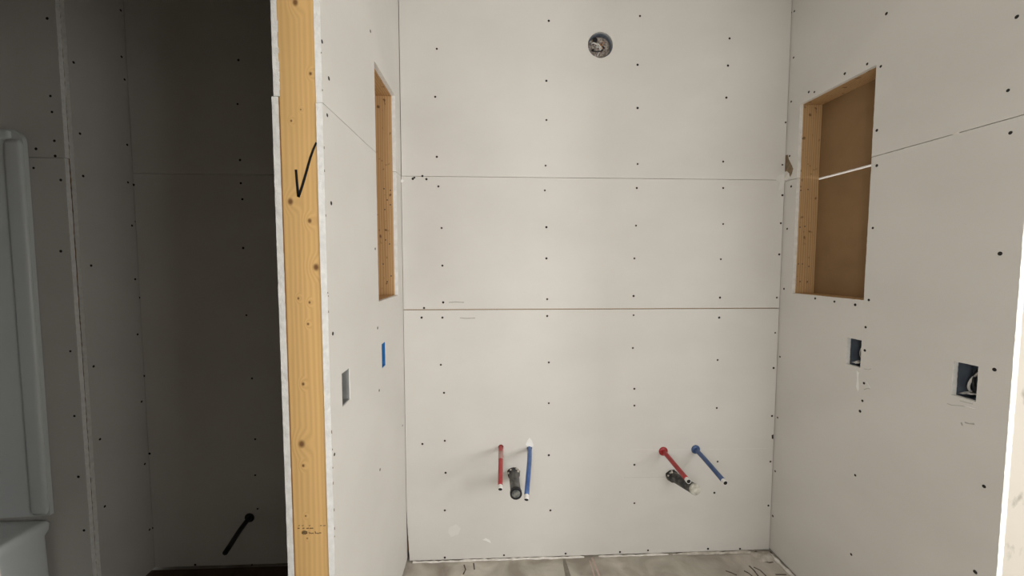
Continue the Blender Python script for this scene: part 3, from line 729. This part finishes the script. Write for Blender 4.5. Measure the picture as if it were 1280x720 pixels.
def drain(name, wall, tip, tipY, capmat, bodymat, ring, label, seed):
    rnd = random.Random(seed)
    a = Vector((wall[0], 0.0, wall[1])); b = hit(tip[0], tip[1], 1, tipY)
    root = empty(name, a, label, 'pipe', 'drain stubs in the back wall')
    d = (b-a); t = d.normalized(); r = 0.0235
    bm = bmesh.new(); addtube(bm, [a - t*0.04, a, a+d*0.33, a+d*0.66, b], r, 24); finish('pipe', bm, bodymat, root, smooth=True)
    bm = bmesh.new(); addtube(bm, [a-t*0.01, a+t*0.014, a+t*0.016], [r*1.22, r*1.22, r*1.0], 20); finish('hub', bm, 'abs', root)
    if ring:
        bm = bmesh.new(); addtube(bm, [b-t*0.012, b-t*0.010, b+t*0.004, b+t*0.005, b+t*0.005, b+t*0.001], [r*1.0, r*1.13, r*1.13, r*1.06, r*0.84, r*0.82], 24, (True, False), tail=2); finish('end_ring', bm, 'abs_plain', root)
        cr = 0.83
    else: cr = 1.06
    bm = bmesh.new(); addtube(bm, [b-t*0.008, b+t*0.002, b+t*0.004, b+t*0.0045], [r*cr, r*cr, r*cr*0.86, r*0.3], 22); finish('test_cap', bm, capmat, root)
    # lumps of white compound stuck to the hub
    for k in range(5):
        ang = rnd.uniform(0.3, 2.8); q = a + Vector((math.cos(ang)*r*1.2, -0.008-0.01*rnd.random(), math.sin(ang)*r*1.2)); s = rnd.uniform(0.004, 0.008)
        bm = bmesh.new(); bmesh.ops.create_icosphere(bm, subdivisions=1, radius=s)
        for v in bm.verts: v.co = q + v.co*rnd.uniform(0.7, 1.2)
        finish('compound_lump', bm, 'mud_dirty', root)
    return root
drain('drain_pipe', drA, (645, 617), -0.16, 'cap_dark', 'abs_dusty', True, 'black drain stub with a dark clouded cap between red and blue stubs', 2)
dB = drain('drain_pipe', drB, (869, 612), -0.17, 'cap_light', 'abs', False, 'black drain stub with a whitish end cap under the deep red stub', 5)

# ------------------------------------------------------------------ mud and dirt where wall meets floor
def ridge(name, pts, rad, mat, label, seed):
    rnd = random.Random(seed); bm = bmesh.new(); path = []; rr = []
    for (a, b) in zip(pts, pts[1:]):
        a, b = Vector(a), Vector(b); n = max(2, int((b-a).length/0.02))
        for i in range(n):
            path.append(a.lerp(b, i/n) + Vector((rnd.uniform(-.0015, .0015), rnd.uniform(-.002, .002), 0))); rr.append(rad*rnd.uniform(0.45, 1.25))
    path.append(Vector(pts[-1])); rr.append(rad*0.5)
    addtube(bm, path, rr, 8)
    for v in bm.verts: v.co.z = max(v.co.z, 0.0002)
    o = finish(name, bm, mat, None); return tag(o, label, 'debris')
ridge('compound_ridge', [(0.03, -0.007, 0.002), (0.45, -0.006, 0.002), (0.86, -0.006, 0.002)], 0.0065, 'mud', 'white ridge of joint compound along the wall foot below the left drain', 1)
ridge('compound_ridge', [(0.93, -0.006, 0.002), (1.28, -0.006, 0.002)], 0.006, 'mud', 'straight white ridge of compound right of the pink chalk line', 2)
ridge('compound_ridge', [(1.30, -0.008, 0.002), (1.45, -0.008, 0.002), (1.70, -0.008, 0.002)], 0.008, 'mud_dirty', 'dirty broken ridge of compound along the wall foot below the right drain', 3)
ridge('compound_ridge', [(1.782, -0.03, 0.004), (1.788, -0.12, 0.005), (1.792, -0.45, 0.004)], 0.010, 'mud', 'white ridge of joint compound along the foot of the right wall', 4)
bm = bmesh.new(); g = []
rnd = random.Random(9)
for i in range(10):
    g.append([bm.verts.new((1.69+0.105*i/9, -0.075+0.07*j/5, 0.0004 + (0.016*math.sin(math.pi*min(1, i/9*0.75))*math.sin(math.pi*min(1, (0.25+j/5*0.6)))*rnd.uniform(.6, 1.2) if 0 < i < 9 and 0 < j < 5 else 0))) for j in range(6)])
for i in range(9):
    for j in range(5): bm.faces.new((g[i][j], g[i+1][j], g[i+1][j+1], g[i][j+1]))
tag(finish('compound_pile', bm, 'mud_dirty', None, smooth=True), 'flat heap of pale dirty compound in the corner by the right wall', 'debris')
OF = (0, 0, 1)
for pl, wd in (([(936.4,707.3),(942.2,712.8),(947,719),(950,724)], 0.007), ([(942,709),(950,712.8),(957,719.5),(960,724)], 0.006), ([(948.4,698.7),(954.7,702),(961.7,703.4),(966.4,702.7)], 0.006),
               ([(950,698.7),(955,698),(960,698.4)], 0.005), ([(969.5,718.3),(976,718.3),(983,718.3)], 0.006), ([(907,713.6),(914,716),(921,719)], 0.007), ([(930,713.6),(936,716.7),(940,720)], 0.007), ([(943,695.5),(944,691),(946.5,689.5)], 0.012),
               ([(962,689.5),(964.5,692)], 0.012), ([(580,706),(582,712),(579,718)], 0.006), ([(592,704),(593,712)], 0.006), ([(845,692),(852,691.5),(860,692)], 0.010)):
    ribbon('scuff_mark', floor, 2, 0.0, OF, pl, wd, 'scuff', 0.0009)
ribbon('chalk_line', floor, 2, 0.0, OF, [(740,697),(744,707),(749,720),(752,727)], 0.010, 'chalk', 0.0006)
ribbon('chalk_line', floor, 2, 0.0, OF, [(737,701),(740,710),(744,724)], 0.006, 'chalk', 0.0006)
ribbon('stain_streak', floor, 2, 0.0, OF, [(705,699),(707,708),(710,720),(712,727)], [0.012, 0.02, 0.025, 0.025], 'stain', 0.0005)
